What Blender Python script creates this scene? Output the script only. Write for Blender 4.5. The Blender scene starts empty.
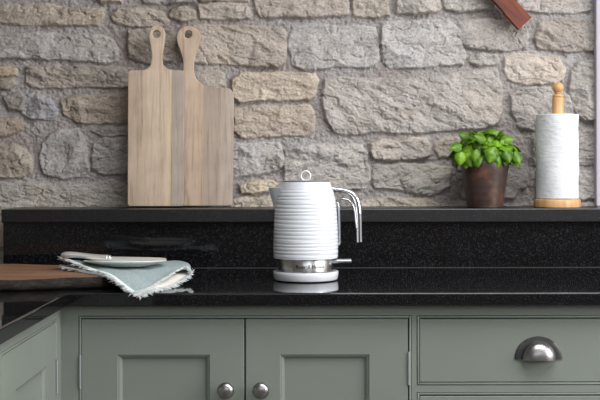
import bpy, bmesh, math, random
import numpy as np
from mathutils import Vector, Matrix

random.seed(7)
scene = bpy.context.scene
COL = scene.collection
PI = math.pi

# ------------------------------------------------------------------ camera model (600x400 photograph)
F, CX, CY = 1150.0, 303.0, 168.0
CAM = Vector((0.0, -2.328, 1.153))
ROLL = math.radians(0.10)
TOP = 0.90                       # worktop surface height
LEDGE = 1.05                     # top of the granite ledge


def P(px, py, y):
    """point seen at pixel (px, py) on the vertical plane at depth y"""
    dx, dy = px - CX, py - CY
    dx, dy = dx - dy * ROLL, dy + dx * ROLL
    d = (y - CAM.y) / F
    return Vector((CAM.x + dx * d, y, CAM.z - dy * d))


def lin(r, g, b, a=1.0):
    f = lambda c: (c / 255 / 12.92) if c / 255 <= 0.04045 else ((c / 255 + 0.055) / 1.055) ** 2.4
    return (f(r), f(g), f(b), a)


# ------------------------------------------------------------------ materials
def mat(name, color=(0.5, 0.5, 0.5, 1), rough=0.5, metal=0.0, **kw):
    m = bpy.data.materials.new(name)
    m.use_nodes = True
    b = m.node_tree.nodes['Principled BSDF']
    b.inputs['Base Color'].default_value = color
    b.inputs['Roughness'].default_value = rough
    b.inputs['Metallic'].default_value = metal
    for k, v in kw.items():
        b.inputs[k.replace('_', ' ')].default_value = v
    return m


def N(m, t, **props):
    n = m.node_tree.nodes.new(t)
    for k, v in props.items():
        setattr(n, k, v)
    return n


def L(m, a, b):
    m.node_tree.links.new(a, b)


def coords(m, scale=(1, 1, 1), rot=(0, 0, 0)):
    tc = N(m, 'ShaderNodeTexCoord')
    mp = N(m, 'ShaderNodeMapping')
    mp.inputs['Scale'].default_value = scale
    mp.inputs['Rotation'].default_value = rot
    L(m, tc.outputs['Object'], mp.inputs['Vector'])
    return mp.outputs['Vector']


def noise(m, vec, scale, detail=3, rough=0.5):
    n = N(m, 'ShaderNodeTexNoise')
    n.inputs['Scale'].default_value = scale
    n.inputs['Detail'].default_value = detail
    n.inputs['Roughness'].default_value = rough
    L(m, vec, n.inputs['Vector'])
    return n.outputs['Fac']


def ramp(m, fac, stops, interp='LINEAR'):
    r = N(m, 'ShaderNodeValToRGB')
    cr = r.color_ramp
    cr.interpolation = interp
    while len(cr.elements) < len(stops):
        cr.elements.new(0.5)
    for e, (p, c) in zip(cr.elements, stops):
        e.position = p
        e.color = c
    L(m, fac, r.inputs['Fac'])
    return r.outputs['Color']


def mixc(m, a, b, fac, mode='MIX'):
    x = N(m, 'ShaderNodeMix', data_type='RGBA', blend_type=mode)
    if isinstance(fac, float):
        x.inputs['Factor'].default_value = fac
    else:
        L(m, fac, x.inputs['Factor'])
    for s, v in ((6, a), (7, b)):
        if isinstance(v, tuple):
            x.inputs[s].default_value = v
        else:
            L(m, v, x.inputs[s])
    return x.outputs[2]


def bump(m, h, strength, dist=0.002):
    b = N(m, 'ShaderNodeBump')
    b.inputs['Strength'].default_value = strength
    b.inputs['Distance'].default_value = dist
    L(m, h, b.inputs['Height'])
    L(m, b.outputs['Normal'], m.node_tree.nodes['Principled BSDF'].inputs['Normal'])


def base(m, col):
    L(m, col, m.node_tree.nodes['Principled BSDF'].inputs['Base Color'])


M = {}
# granite
def granite(name, rough, lo, mid, hi):
    g = mat(name, rough=rough)
    v = coords(g)
    c1 = ramp(g, noise(g, v, 330, 2, 0.6), [(0.36, lo), (0.58, mid), (0.72, hi)])
    c2 = ramp(g, noise(g, v, 60, 3), [(0.35, (0.8, 0.8, 0.8, 1)), (0.7, (1.12, 1.12, 1.12, 1))])
    base(g, mixc(g, c1, c2, 1.0, 'MULTIPLY'))
    return g


M['granite'] = granite('granite', 0.05, lin(10, 10, 11), lin(22, 22, 24), lin(54, 54, 59))
M['granite_honed'] = granite('granite_honed', 0.32, lin(16, 16, 17), lin(28, 28, 30), lin(64, 64, 70))
# painted cabinets
p = mat('sage_paint', lin(128, 136, 130), 0.42)
v = coords(p)
base(p, ramp(p, noise(p, v, 6, 3), [(0.3, lin(116, 123, 115)), (0.7, lin(121, 128, 120))]))
bump(p, noise(p, v, 260, 2), 0.08, 0.0006)
M['paint'] = p
M['steel'] = mat('satin_nickel', lin(150, 148, 148), 0.32, 1.0)
M['pewter'] = mat('pewter', lin(82, 80, 81), 0.45, 0.9)
M['ring'] = mat('bright_ring', lin(240, 240, 242), 0.3, 0.55)
M['chrome'] = mat('chrome', lin(225, 226, 230), 0.06, 1.0)
st = mat('brushed_steel', lin(205, 203, 200), 0.27, 1.0)
vs = coords(st, (60, 60, 1))
base(st, ramp(st, noise(st, vs, 1.0, 3), [(0.3, lin(150, 148, 146)), (0.7, lin(225, 224, 222))]))
M['band'] = st
M['white_plastic'] = mat('white_plastic', lin(216, 219, 225), 0.22)
M['black_rubber'] = mat('black_rubber', lin(20, 20, 20), 0.6)
M['grey_lid'] = mat('grey_lid', lin(150, 151, 153), 0.3, 0.6)
M['dark_print'] = mat('dark_print', lin(18, 18, 20), 0.7)
M['clear_strip'] = mat('clear_strip', lin(190, 196, 200), 0.08, 0.7)
# paper
pp = mat('paper', lin(218, 220, 222), 0.95)
v = coords(pp, (1, 1, 2.4))
bump(pp, noise(pp, v, 55, 3, 0.6), 0.5, 0.004)
M['paper'] = pp
# turned pale wood
w = mat('beech', lin(196, 150, 96), 0.42)
v = coords(w, (14, 14, 1.4))
base(w, ramp(w, noise(w, v, 6, 4, 0.6), [(0.3, lin(184, 138, 90)), (0.55, lin(206, 163, 114)), (0.75, lin(218, 180, 132))]))
M['beech'] = w
# painted trim, plaster, floor
M['trim'] = mat('trim_paint', lin(180, 175, 188), 0.4)
pl = mat('plaster', lin(228, 226, 222), 0.9)
bump(pl, noise(pl, coords(pl), 40, 4), 0.1, 0.002)
M['plaster'] = pl
fl = mat('stone_floor', lin(110, 102, 94), 0.5)
v = coords(fl)
bk = N(fl, 'ShaderNodeTexBrick')
bk.inputs['Scale'].default_value = 1.6
bk.inputs['Color1'].default_value = lin(104, 97, 90)
bk.inputs['Color2'].default_value = lin(92, 86, 80)
bk.inputs['Mortar'].default_value = lin(100, 96, 90)
bk.inputs['Mortar Size'].default_value = 0.01
L(fl, v, bk.inputs['Vector'])
base(fl, bk.outputs['Color'])
M['floor'] = fl
M['sealant'] = mat('grey_sealant', lin(48, 48, 50), 0.6)
M['dark_wall'] = mat('taupe_wall', lin(92, 86, 80), 0.9)


def plank_wood(name, strips, grain, x0, x1, seed):
    """bleached wood glued up from strips that run up the board (object z)"""
    m = mat(name, rough=0.62)
    tc = N(m, 'ShaderNodeTexCoord')
    sx = N(m, 'ShaderNodeSeparateXYZ')
    L(m, tc.outputs['Object'], sx.inputs[0])
    mr = N(m, 'ShaderNodeMapRange')
    mr.inputs['From Min'].default_value = x0
    mr.inputs['From Max'].default_value = x1
    L(m, sx.outputs['X'], mr.inputs['Value'])
    col = ramp(m, mr.outputs[0], strips, 'CONSTANT')
    mp = N(m, 'ShaderNodeMapping')
    mp.inputs['Scale'].default_value = (95, 30, 5.5)
    mp.inputs['Location'].default_value = (seed, seed * 2, seed * 3)
    L(m, tc.outputs['Object'], mp.inputs['Vector'])
    n1 = N(m, 'ShaderNodeTexNoise')
    n1.inputs['Scale'].default_value = 1.0
    n1.inputs['Detail'].default_value = 6
    n1.inputs['Roughness'].default_value = 0.68
    n1.inputs['Distortion'].default_value = 0.7
    L(m, mp.outputs['Vector'], n1.inputs['Vector'])
    g1 = ramp(m, n1.outputs['Fac'], [(0.30, grain), (0.50, (1, 1, 1, 1)), (0.75, (1.15, 1.14, 1.12, 1))])
    c = mixc(m, col, g1, 0.85, 'MULTIPLY')
    n2 = noise(m, tc.outputs['Object'], 14, 3)
    g2 = ramp(m, n2, [(0.3, (0.86, 0.85, 0.86, 1)), (0.7, (1.07, 1.07, 1.06, 1))])
    base(m, mixc(m, c, g2, 1.0, 'MULTIPLY'))
    bump(m, n1.outputs['Fac'], 0.2, 0.001)
    return m


# ------------------------------------------------------------------ object helpers
def tag(o, label=None, cat=None, group=None, kind=None):
    if label: o['label'] = label
    if cat: o['category'] = cat
    if group: o['group'] = group
    if kind: o['kind'] = kind
    return o


def thing(name, label, cat, loc=(0, 0, 0), group=None):
    o = bpy.data.objects.new(name, None)
    o.empty_display_size = 0.05
    COL.objects.link(o)
    o.location = loc
    return tag(o, label, cat, group)


def obj(name, bm, m, parent=None, smooth=False, root=None):
    """link a bmesh (in world coordinates) as one mesh object; parent chain offsets are removed"""
    if not isinstance(bm, bpy.types.Mesh):
        me = bpy.data.meshes.new(name)
        bmesh.ops.recalc_face_normals(bm, faces=bm.faces)
        bm.to_mesh(me)
        bm.free()
    else:
        me = bm
    ms = m if isinstance(m, (list, tuple)) else [m]
    for x in ms:
        me.materials.append(x)
    if smooth:
        for q in me.polygons:
            q.use_smooth = True
        if smooth != 'all':
            me.set_sharp_from_angle(angle=math.radians(smooth if not isinstance(smooth, bool) else 40))
    o = bpy.data.objects.new(name, me)
    COL.objects.link(o)
    if parent is not None:
        o.parent = parent
        off = Vector((0, 0, 0))
        q = parent
        while q is not None:
            off += Vector(q.location)
            q = q.parent
        me.transform(Matrix.Translation(-off))
    return o


def recenter(o):
    """move the origin of a top-level mesh to the middle of its base"""
    vs = [v.co for v in o.data.vertices]
    mn = Vector([min(v[i] for v in vs) for i in range(3)])
    mx = Vector([max(v[i] for v in vs) for i in range(3)])
    c = Vector(((mn.x + mx.x) / 2, (mn.y + mx.y) / 2, mn.z))
    o.data.transform(Matrix.Translation(-c))
    o.location = c
    return o


def add_box(bm, x0, x1, y0, y1, z0, z1, bev=0.0, seg=2, mtx=None):
    vs = [bm.verts.new((x, y, z)) for x in (x0, x1) for y in (y0, y1) for z in (z0, z1)]
    q = [(0, 1, 3, 2), (4, 6, 7, 5), (0, 4, 5, 1), (2, 3, 7, 6), (0, 2, 6, 4), (1, 5, 7, 3)]
    fs = [bm.faces.new([vs[i] for i in f]) for f in q]
    if bev:
        es = list({e for f in fs for e in f.edges})
        r = bmesh.ops.bevel(bm, geom=es, offset=bev, segments=seg, affect='EDGES', profile=0.5)
        vs = list({v for f in r['faces'] for v in f.verts} | {v for v in vs if v.is_valid})
    if mtx is not None:
        for v_ in vs:
            v_.co = mtx @ v_.co
    return bm


def box(*a, **k):
    return add_box(bmesh.new(), *a, **k)


def lathe(bm, prof, center, n=48, fn=None, axis='Z', cap=True):
    """prof: list of (radius, height). axis Z: up; axis -Y: towards the viewer"""
    c = Vector(center)
    rings = []
    for r, h in prof:
        ring = []
        for k in range(n):
            a = 2 * PI * k / n
            rr, hh = (r, h) if fn is None else fn(r, h, a)
            if axis == 'Z':
                p_ = Vector((rr * math.cos(a), rr * math.sin(a), hh))
            elif axis == '-Y':
                p_ = Vector((rr * math.cos(a), -hh, rr * math.sin(a)))
            else:
                p_ = Vector((hh, rr * math.cos(a), rr * math.sin(a)))
            ring.append(bm.verts.new(c + p_))
        rings.append(ring)
    for i in range(len(rings) - 1):
        for k in range(n):
            bm.faces.new((rings[i][k], rings[i][(k + 1) % n], rings[i + 1][(k + 1) % n], rings[i + 1][k]))
    if cap:
        if prof[0][0] > 1e-6: bm.faces.new(rings[0][::-1])
        if prof[-1][0] > 1e-6: bm.faces.new(rings[-1])
    return bm


def catmull(pts, n):
    pts = [Vector(p_) for p_ in pts]
    out = []
    k = len(pts)
    for i in range(k - 1):
        p0 = pts[max(i - 1, 0)] if i > 0 else pts[0] * 2 - pts[1]
        p1, p2 = pts[i], pts[i + 1]
        p3 = pts[i + 2] if i + 2 < k else pts[-1] * 2 - pts[-2]
        for s in range(n):
            t = s / n
            out.append(0.5 * ((2 * p1) + (p2 - p0) * t + (2 * p0 - 5 * p1 + 4 * p2 - p3) * t * t
                              + (3 * p1 - p0 - 3 * p2 + p3) * t ** 3))
    out.append(pts[-1])
    return out


def tube(bm, path, radii, n=12, flat=None):
    """sweep an ellipse along a path; flat = (vector, factor): half-width along that vector"""
    path = [Vector(p_) for p_ in path]
    rings = []
    up = Vector((0, 1, 0)) if flat is None else Vector(flat[0])
    for i, p_ in enumerate(path):
        t = (path[min(i + 1, len(path) - 1)] - path[max(i - 1, 0)]).normalized()
        a = up - t * up.dot(t)
        if a.length < 1e-4:
            a = Vector((1, 0, 0)) - t * t.x
        a.normalize()
        b = t.cross(a)
        r = radii[i] if isinstance(radii, (list, tuple)) else radii
        ra = r if flat is None else (flat[1][i] if isinstance(flat[1], (list, tuple)) else flat[1])
        rings.append([bm.verts.new(p_ + a * ra * math.cos(2 * PI * k / n) + b * r * math.sin(2 * PI * k / n)) for k in range(n)])
    for i in range(len(rings) - 1):
        for k in range(n):
            bm.faces.new((rings[i][k], rings[i][(k + 1) % n], rings[i + 1][(k + 1) % n], rings[i + 1][k]))
    bm.faces.new(rings[0][::-1])
    bm.faces.new(rings[-1])
    return bm


def torus(bm, c, R, r, axis='Y', n=48, m_=12):
    rings = []
    for i in range(n):
        a = 2 * PI * i / n
        ring = []
        for j in range(m_):
            b = 2 * PI * j / m_
            d = R + r * math.cos(b)
            if axis == 'Y':
                ring.append(bm.verts.new(Vector(c) + Vector((d * math.cos(a), r * math.sin(b), d * math.sin(a)))))
            else:
                ring.append(bm.verts.new(Vector(c) + Vector((d * math.cos(a), d * math.sin(a), r * math.sin(b)))))
        rings.append(ring)
    for i in range(n):
        for j in range(m_):
            bm.faces.new((rings[i][j], rings[(i + 1) % n][j], rings[(i + 1) % n][(j + 1) % m_], rings[i][(j + 1) % m_]))
    return bm


# ------------------------------------------------------------------ numeric noise for the stone wall
RNG = np.random.RandomState(11)
TAB = RNG.rand(256, 256) * 2 - 1


def vnoise(x, y, s=0):
    xi, yi = np.floor(x).astype(int), np.floor(y).astype(int)
    fx, fy = x - xi, y - yi
    fx, fy = fx * fx * (3 - 2 * fx), fy * fy * (3 - 2 * fy)
    a, b = xi + s * 37, yi + s * 91
    t = lambda i, j: TAB[(a + i) & 255, (b + j) & 255]
    return (t(0, 0) * (1 - fx) + t(1, 0) * fx) * (1 - fy) + (t(0, 1) * (1 - fx) + t(1, 1) * fx) * fy


def fbm(x, y, s=0, o=4, g=0.5):
    r, a, tot = 0, 1.0, 0
    for k in range(o):
        r = r + a * vnoise(x * 2 ** k, y * 2 ** k, s + k)
        tot += a
        a *= g
    return r / tot


# stones traced from the photograph: outline in pixels on the wall face, colour of the stone
TAN, GREY, BRN, BLU, WARM = (172, 160, 140), (163, 162, 159), (150, 139, 124), (146, 146, 154), (164, 155, 143)
STONES = [
 ([(-20,4),(40,3),(70,8),(101,7),(102,14),(97,25),(60,24),(30,24),(0,22),(-20,22)], (165,154,136)),
 ([(92,-10),(125,-10),(120,1),(100,2)], TAN),
 ([(110,14),(118,8),(145,7),(163,12),(168,20),(165,24),(150,26),(118,24),(112,20)], (162,152,137)),
 ([(170,9),(185,5),(194,11),(194,18),(180,21),(168,15)], (152,143,130)),
 ([(140,-8),(195,-8),(196,1),(160,3),(142,1)], (150,146,142)),
 ([(197,4),(215,2),(245,3),(251,14),(248,18),(220,19),(199,17)], (166,158,148)),
 ([(200,-8),(248,-8),(248,0),(200,0)], WARM),
 ([(252,-10),(345,-10),(349,4),(348,13),(340,15),(300,17),(262,16),(255,8)], (166,157,146)),
 ([(352,-8),(386,-8),(390,14),(375,17),(353,16)], (170,162,146)),
 ([(397,-8),(437,-8),(443,6),(438,11),(415,13),(397,13)], (162,157,150)),
 ([(440,-8),(494,-8),(496,7),(460,11),(447,8)], (161,157,150)),
 ([(512,-8),(592,-8),(592,10),(565,13),(545,12),(522,8)], (157,152,148)),
 ([(-20,33),(40,31),(60,34),(100,34),(112,40),(118,50),(116,60),(108,63),(90,61),(70,60),(30,58),(-20,58)], (160,158,156)),
 ([(127,30),(150,28),(170,29),(175,40),(172,60),(150,64),(128,58)], (154,146,133)),
 ([(180,26),(215,24),(260,26),(284,29),(287,40),(285,62),(278,67),(255,66),(215,63),(185,62),(178,50)], (165,154,141)),
 ([(292,26),(315,23),(340,26),(360,25),(375,27),(378,40),(380,60),(370,67),(340,66),(305,70),(293,64),(288,45)], (163,163,163)),
 ([(382,22),(410,20),(450,19),(460,30),(466,55),(464,63),(445,64),(420,67),(390,67),(384,60),(381,40)], (165,165,165)),
 ([(459,22),(485,18),(525,22),(529,35),(528,48),(510,50),(480,49),(466,46),(458,35)], (157,152,148)),
 ([(540,22),(555,19),(598,19),(598,50),(565,51),(540,48),(535,38)], (150,143,134)),
 ([(470,55),(482,53),(497,55),(500,60),(497,64),(478,65),(470,60)], (160,156,150)),
 ([(-20,66),(8,66),(15,70),(14,75),(-20,75)], (168,153,118)),
 ([(-20,79),(10,78),(14,83),(10,88),(-20,88)], (146,137,124)),
 ([(25,66),(50,65),(64,68),(72,76),(73,86),(60,88),(30,87),(24,82)], (154,145,134)),
 ([(60,66),(90,66),(132,68),(132,86),(75,87),(70,78)], (150,142,134)),
 ([(2,96),(18,92),(24,98),(21,110),(8,109)], (147,141,135)),
 ([(18,95),(35,94),(48,100),(55,110),(54,119),(30,119),(20,114),(18,105)], BLU),
 ([(59,102),(72,96),(95,95),(128,93),(132,122),(100,123),(75,122),(62,112)], (155,142,125)),
 ([(90,130),(105,127),(132,126),(132,135),(100,136)], (148,145,142)),
 ([(-20,118),(12,117),(22,123),(20,130),(5,136),(-20,136)], (152,140,122)),
 ([(-20,96),(-4,96),(-3,108),(-20,110)], BRN),
 ([(-20,146),(12,144),(24,150),(31,160),(29,172),(20,177),(-20,177)], (158,149,132)),
 ([(48,135),(58,130),(76,129),(84,142),(88,172),(80,177),(62,179),(42,174),(38,160),(40,144)], (155,155,155)),
 ([(93,142),(102,138),(132,138),(132,173),(105,175),(92,170),(91,158)], (153,153,151)),
 ([(-20,185),(15,183),(38,184),(55,187),(90,185),(110,180),(120,184),(132,188),(132,218),(-20,218)], (160,156,146)),
 ([(190,72),(215,70),(223,74),(225,84),(224,100),(190,98)], (160,153,142)),
 ([(135,72),(184,70),(186,92),(136,93)], WARM), ([(136,97),(225,104),(226,133),(137,134)], GREY),
 ([(137,141),(226,142),(226,175),(137,174)], WARM), ([(138,182),(227,182),(227,205),(138,206)], GREY),
 ([(232,78),(240,73),(270,72),(314,73),(318,80),(315,96),(310,99),(270,100),(240,102),(232,95)], (184,169,147)),
 ([(234,108),(260,106),(285,106),(308,104),(314,112),(314,130),(308,135),(275,136),(240,137),(233,130)], (175,162,146)),
 ([(229,144),(260,143),(278,143),(283,152),(284,165),(278,170),(255,175),(229,178)], (168,167,165)),
 ([(267,156),(278,154),(284,161),(281,168),(272,168),(266,162)], (165,163,160)),
 ([(285,150),(300,146),(325,144),(345,145),(362,144),(368,155),(370,180),(366,188),(345,190),(310,186),(285,182)], (165,163,160)),
 ([(239,186),(252,181),(270,180),(276,184),(272,191),(255,193),(241,193)], (190,175,148)),
 ([(231,201),(245,197),(268,198),(274,218),(231,218)], (173,164,146)),
 ([(325,80),(340,77),(360,78),(400,79),(440,76),(475,70),(498,70),(502,85),(503,110),(498,123),(485,128),(450,130),(410,133),(380,132),(345,135),(335,132),(326,118),(322,95)], (163,158,153)),
 ([(371,143),(382,140),(398,141),(402,150),(400,160),(375,159),(370,152)], (174,166,156)),
 ([(399,141),(415,138),(427,138),(431,147),(430,155),(422,158),(403,160),(398,150)], (174,166,157)),
 ([(436,143),(445,138),(470,137),(485,140),(485,156),(440,157),(436,150)], (168,158,146)),
 ([(374,166),(395,164),(430,164),(452,168),(450,185),(440,193),(430,196),(400,190),(375,188),(372,178)], (165,161,152)),
 ([(457,166),(520,161),(523,185),(515,198),(462,199)], (152,147,141)),
 ([(355,203),(390,198),(430,200),(440,206),(440,218),(355,218)], (168,160,142)),
 ([(445,206),(470,203),(500,204),(500,218),(445,218)], (158,151,138)),
 ([(506,56),(515,53),(560,57),(566,68),(565,78),(555,83),(525,85),(510,80),(505,68)], (180,170,157)),
 ([(511,95),(520,88),(545,86),(560,88),(570,95),(575,110),(575,125),(535,131),(520,127),(513,112)], (154,150,146)),
 ([(573,70),(580,61),(600,60),(600,120),(585,121),(576,112),(570,90)], (147,144,140)),
 ([(535,138),(600,128),(600,165),(535,165)], (147,142,137)), ([(540,171),(600,171),(600,199),(540,201)], (150,146,141)),
 ([(505,206),(540,202),(600,204),(600,218),(500,218)], (158,152,143)),
 ([(494,140),(522,135),(530,158),(526,188),(500,196)], (152,147,143)),
]
WALL_Y = 0.762            # mortar face of the wall
FACE_Y = 0.738            # where the stone faces lie

polys = []
for pts, c in STONES:
    polys.append(([(P(a, b, FACE_Y).x, P(a, b, FACE_Y).z) for a, b in pts], c))
XL, XR, ZB, ZT = -1.14, 2.4, 0.86, 2.5


def rubble(x0, x1, z0, z1):
    z = z0
    while z < z1 - 0.03:
        h = random.uniform(0.07, 0.14)
        h = min(h, z1 - z)
        x = x0
        while x < x1 - 0.02:
            wd = min(random.uniform(0.12, 0.36), x1 - x)
            q = 0.009
            j = lambda: random.uniform(-0.008, 0.008)
            a, b, c_, d = x + q, x + wd - q, z + q, z + h - q
            if b - a > 0.03 and d - c_ > 0.02:
                pts = [(a + j(), c_ + j()), ((a + b) / 2, c_ + j()), (b + j(), c_ + j()), (b + j(), (c_ + d) / 2), (b + j(), d + j()),
                       ((a + b) / 2, d + j()), (a + j(), d + j()), (a + j(), (c_ + d) / 2)]
                polys.append((pts, random.choice([TAN, GREY, BRN, WARM, GREY, (158, 150, 140)])))
            x += wd
        z += h


rubble(XL, -0.842, ZB, 1.61)
rubble(0.795, XR, ZB, 1.61)
rubble(-0.842, -0.70, ZB, 1.03)
rubble(XL, XR, 1.62, ZT)


def chaikin(pts, it=2):
    for _ in range(it):
        o = []
        for i in range(len(pts)):
            (ax, az), (bx, bz) = pts[i], pts[(i + 1) % len(pts)]
            o += [(0.8 * ax + 0.2 * bx, 0.8 * az + 0.2 * bz), (0.2 * ax + 0.8 * bx, 0.2 * az + 0.8 * bz)]
        pts = o
    return pts


def axis(segs):
    out = []
    for a, b, s in segs:
        n_ = max(1, int(round((b - a) / s)))
        out += list(a + (b - a) * np.arange(n_) / n_)
    return np.array(out + [segs[-1][1]])


def stone_wall():
    xs = axis([(XL, -0.83, 0.007), (-0.83, 0.80, 0.0019), (0.80, 1.1, 0.006), (1.1, XR, 0.02)])
    zs = axis([(ZB, 1.03, 0.006), (1.03, 1.605, 0.0019), (1.605, 1.8, 0.006), (1.8, ZT, 0.02)])
    X, Z = np.meshgrid(xs, zs)
    # mortar: granular and lumpy, slightly hollow
    H = 0.0030 * fbm(X / 0.030, Z / 0.026, 3, 3) + 0.0042 * fbm(X / 0.0075, Z / 0.0065, 5, 3, 0.7) + 0.001
    C = np.zeros(X.shape + (3,))
    mort = np.array(lin(164, 161, 160)[:3])
    mort2 = np.array(lin(148, 139, 135)[:3])
    t = np.clip(0.5 + 0.9 * fbm(X / 0.12, Z / 0.12, 40, 3), 0, 1)[..., None]
    C[:] = mort * t + mort2 * (1 - t)
    WX = X + 0.0042 * fbm(X / 0.022, Z / 0.022, 8, 3, 0.6)
    WZ = Z + 0.0042 * fbm(X / 0.022, Z / 0.022, 19, 3, 0.6)
    rg = np.random.RandomState(5)
    for k, (pts, c) in enumerate(polys):
        pts = np.array(pts)
        x0, z0 = pts.min(0) - 0.006
        x1, z1 = pts.max(0) + 0.006
        i0, i1 = np.searchsorted(xs, [x0, x1])
        j0, j1 = np.searchsorted(zs, [z0, z1])
        if i1 <= i0 or j1 <= j0:
            continue
        sl = (slice(j0, j1), slice(i0, i1))
        px, pz = WX[sl], WZ[sl]
        ax, az = pts[:, 0], pts[:, 1]
        bx, bz = np.roll(ax, -1), np.roll(az, -1)
        dmin = np.full(px.shape, 1e9)
        ins = np.zeros(px.shape, bool)
        for s in range(len(ax)):
            ex, ez = bx[s] - ax[s], bz[s] - az[s]
            qx, qz = px - ax[s], pz - az[s]
            tt = np.clip((qx * ex + qz * ez) / (ex * ex + ez * ez + 1e-12), 0, 1)
            dmin = np.minimum(dmin, (qx - ex * tt) ** 2 + (qz - ez * tt) ** 2)
            cr = ((az[s] > pz) != (bz[s] > pz)) & (px < ex * (pz - az[s]) / (ez + 1e-12) + ax[s])
            ins ^= cr
        d = np.sqrt(dmin) * np.where(ins, 1, -1) + 0.0034
        cx_, cz_ = pts.mean(0)
        sx, sz = pts.max(0) - pts.min(0)
        h0 = rg.uniform(0.019, 0.026)
        face = np.full(px.shape, h0)
        for q in range(5):
            ang = rg.uniform(0, 2 * PI)
            sl_ = rg.uniform(0.12, 0.45)
            ox, oz = cx_ + rg.uniform(-0.35, 0.35) * sx, cz_ + rg.uniform(-0.35, 0.35) * sz
            wob = 0.006 * fbm(px / 0.03, pz / 0.03, k + q * 3, 3)
            face = np.minimum(face, h0 + rg.uniform(-0.001, 0.003) + sl_ * ((px - ox) * math.cos(ang) + (pz - oz) * math.sin(ang)) + wob)
        face = np.maximum(face, h0 * 0.55)
        n1 = fbm(px / 0.055 + k, pz / 0.022 + rg.uniform(-0.4, 0.4) * px / 0.02, k, 4, 0.55)
        tq = n1 * 3.2
        fr = tq - np.floor(tq)
        terr = np.floor(tq) + np.clip((fr - 0.72) / 0.28, 0, 1)
        face = face + 0.0026 * terr + 0.0034 * fbm(px / 0.02, pz / 0.016, k + 50, 4, 0.6) + 0.0011 * fbm(px / 0.005, pz / 0.004, k + 70, 2, 0.7)
        rdg = 1 - np.abs(fbm(px / 0.06, pz / 0.035, k + 90, 3))
        face = face - 0.0045 * np.clip((rdg - 0.93) / 0.07, 0, 1) * (fbm(px / 0.08, pz / 0.08, k + 33, 2) > 0)
        e = np.clip(d / 0.0060, -1.0, 1)
        prof = np.where(e > 0, 1 - (1 - np.clip(e, 0, 1)) ** 2.6, e * 1.5)
        hs = face * prof
        m_ = hs > H[sl]
        cl = np.array(lin(*c)[:3])
        gm = cl.mean()
        cl = (gm + (cl - gm) * 0.62) * 1.13 * np.array([1.05, 1.0, 0.97])
        tint = 1 + 0.26 * fbm(px / 0.045, pz / 0.03, k + 11, 4, 0.6)[..., None] * np.array([1.0, 1.0, 1.0]) \
            + 0.10 * fbm(px / 0.07, pz / 0.05, k + 23, 3)[..., None] * np.array([0.3, 0.05, -0.4])
        H[sl] = np.where(m_, hs, H[sl])
        C[sl] = np.where(m_[..., None], cl * tint, C[sl])
    ny, nx = X.shape
    co = np.stack([X, WALL_Y - H, Z], -1).reshape(-1, 3)
    idx = np.arange(nx * ny).reshape(ny, nx)
    quads = np.stack([idx[:-1, :-1], idx[:-1, 1:], idx[1:, 1:], idx[1:, :-1]], -1).reshape(-1, 4)
    me = bpy.data.meshes.new('wall_back')
    me.vertices.add(len(co))
    me.vertices.foreach_set('co', co.astype(np.float32).ravel())
    me.loops.add(quads.size)
    me.loops.foreach_set('vertex_index', quads.astype(np.int32).ravel())
    me.polygons.add(len(quads))
    me.polygons.foreach_set('loop_start', (np.arange(len(quads)) * 4).astype(np.int32))
    me.polygons.foreach_set('use_smooth', np.ones(len(quads), bool))
    me.update(calc_edges=True)
    at = me.color_attributes.new('stone', 'FLOAT_COLOR', 'POINT')
    rgba = np.ones((len(co), 4), np.float32)
    rgba[:, :3] = np.clip(C.reshape(-1, 3), 0, 1)
    at.data.foreach_set('color', rgba.ravel())
    m = mat('rubble_stone', rough=0.92)
    a = N(m, 'ShaderNodeVertexColor', layer_name='stone')
    tc = N(m, 'ShaderNodeTexCoord')
    f1 = noise(m, tc.outputs['Object'], 210, 4, 0.7)
    sp = ramp(m, f1, [(0.3, (0.66, 0.65, 0.65, 1)), (0.5, (1, 1, 1, 1)), (0.72, (1.28, 1.27, 1.26, 1))])
    base(m, mixc(m, a.outputs['Color'], sp, 1.0, 'MULTIPLY'))
    bump(m, noise(m, tc.outputs['Object'], 300, 4, 0.7), 0.7, 0.003)
    o = obj('wall_back', me, m)
    tag(o, kind='structure', label='rough grey and tan stone wall with pale mortar behind the worktop', cat='wall')
    return o


stone_wall()

# ------------------------------------------------------------------ room shell
RY = -3.7


def struct(name, bm, m, label=None, cat=None):
    return tag(obj(name, bm, m), label, cat, kind='structure')


struct('floor', box(-1.3, 2.55, RY - 0.15, 0.95, -0.1, 0), M['floor'], 'stone tiled kitchen floor', 'floor')
bm = bmesh.new()
SKX, SKY = (0.05, 1.75), (-1.55, -0.35)            # skylight opening
for (a, b, c, d) in ((-1.3, SKX[0], RY - 0.15, 0.95), (SKX[1], 2.55, RY - 0.15, 0.95), (SKX[0], SKX[1], RY - 0.15, SKY[0]), (SKX[0], SKX[1], SKY[1], 0.95)):
    add_box(bm, a, b, c, d, 2.5, 2.62)
struct('ceiling', bm, M['plaster'], 'white plaster ceiling with a roof light', 'ceiling')
bm = bmesh.new()
for x in (SKX[0], SKX[1] - 0.05):
    add_box(bm, x, x + 0.05, SKY[0], SKY[1], 2.52, 2.58)
for y in (SKY[0], SKY[1] - 0.05):
    add_box(bm, SKX[0], SKX[1], y, y + 0.05, 2.52, 2.58)
struct('window_3', bm, M['trim'], 'white frame of the roof light', 'window')


def wall_with_hole(axis_, pos, a0, a1, h0, h1, b0, b1):
    """wall slab in the plane axis_=pos..pos+t with a window hole (h0..h1 along, b0..b1 up)"""
    bm = bmesh.new()
    t0, t1 = pos
    for (u0, u1, v0, v1) in ((a0, h0, 0, 2.5), (h1, a1, 0, 2.5), (h0, h1, 0, b0), (h0, h1, b1, 2.5)):
        if axis_ == 'X': add_box(bm, t0, t1, u0, u1, v0, v1)
        else: add_box(bm, u0, u1, t0, t1, v0, v1)
    return bm


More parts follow.
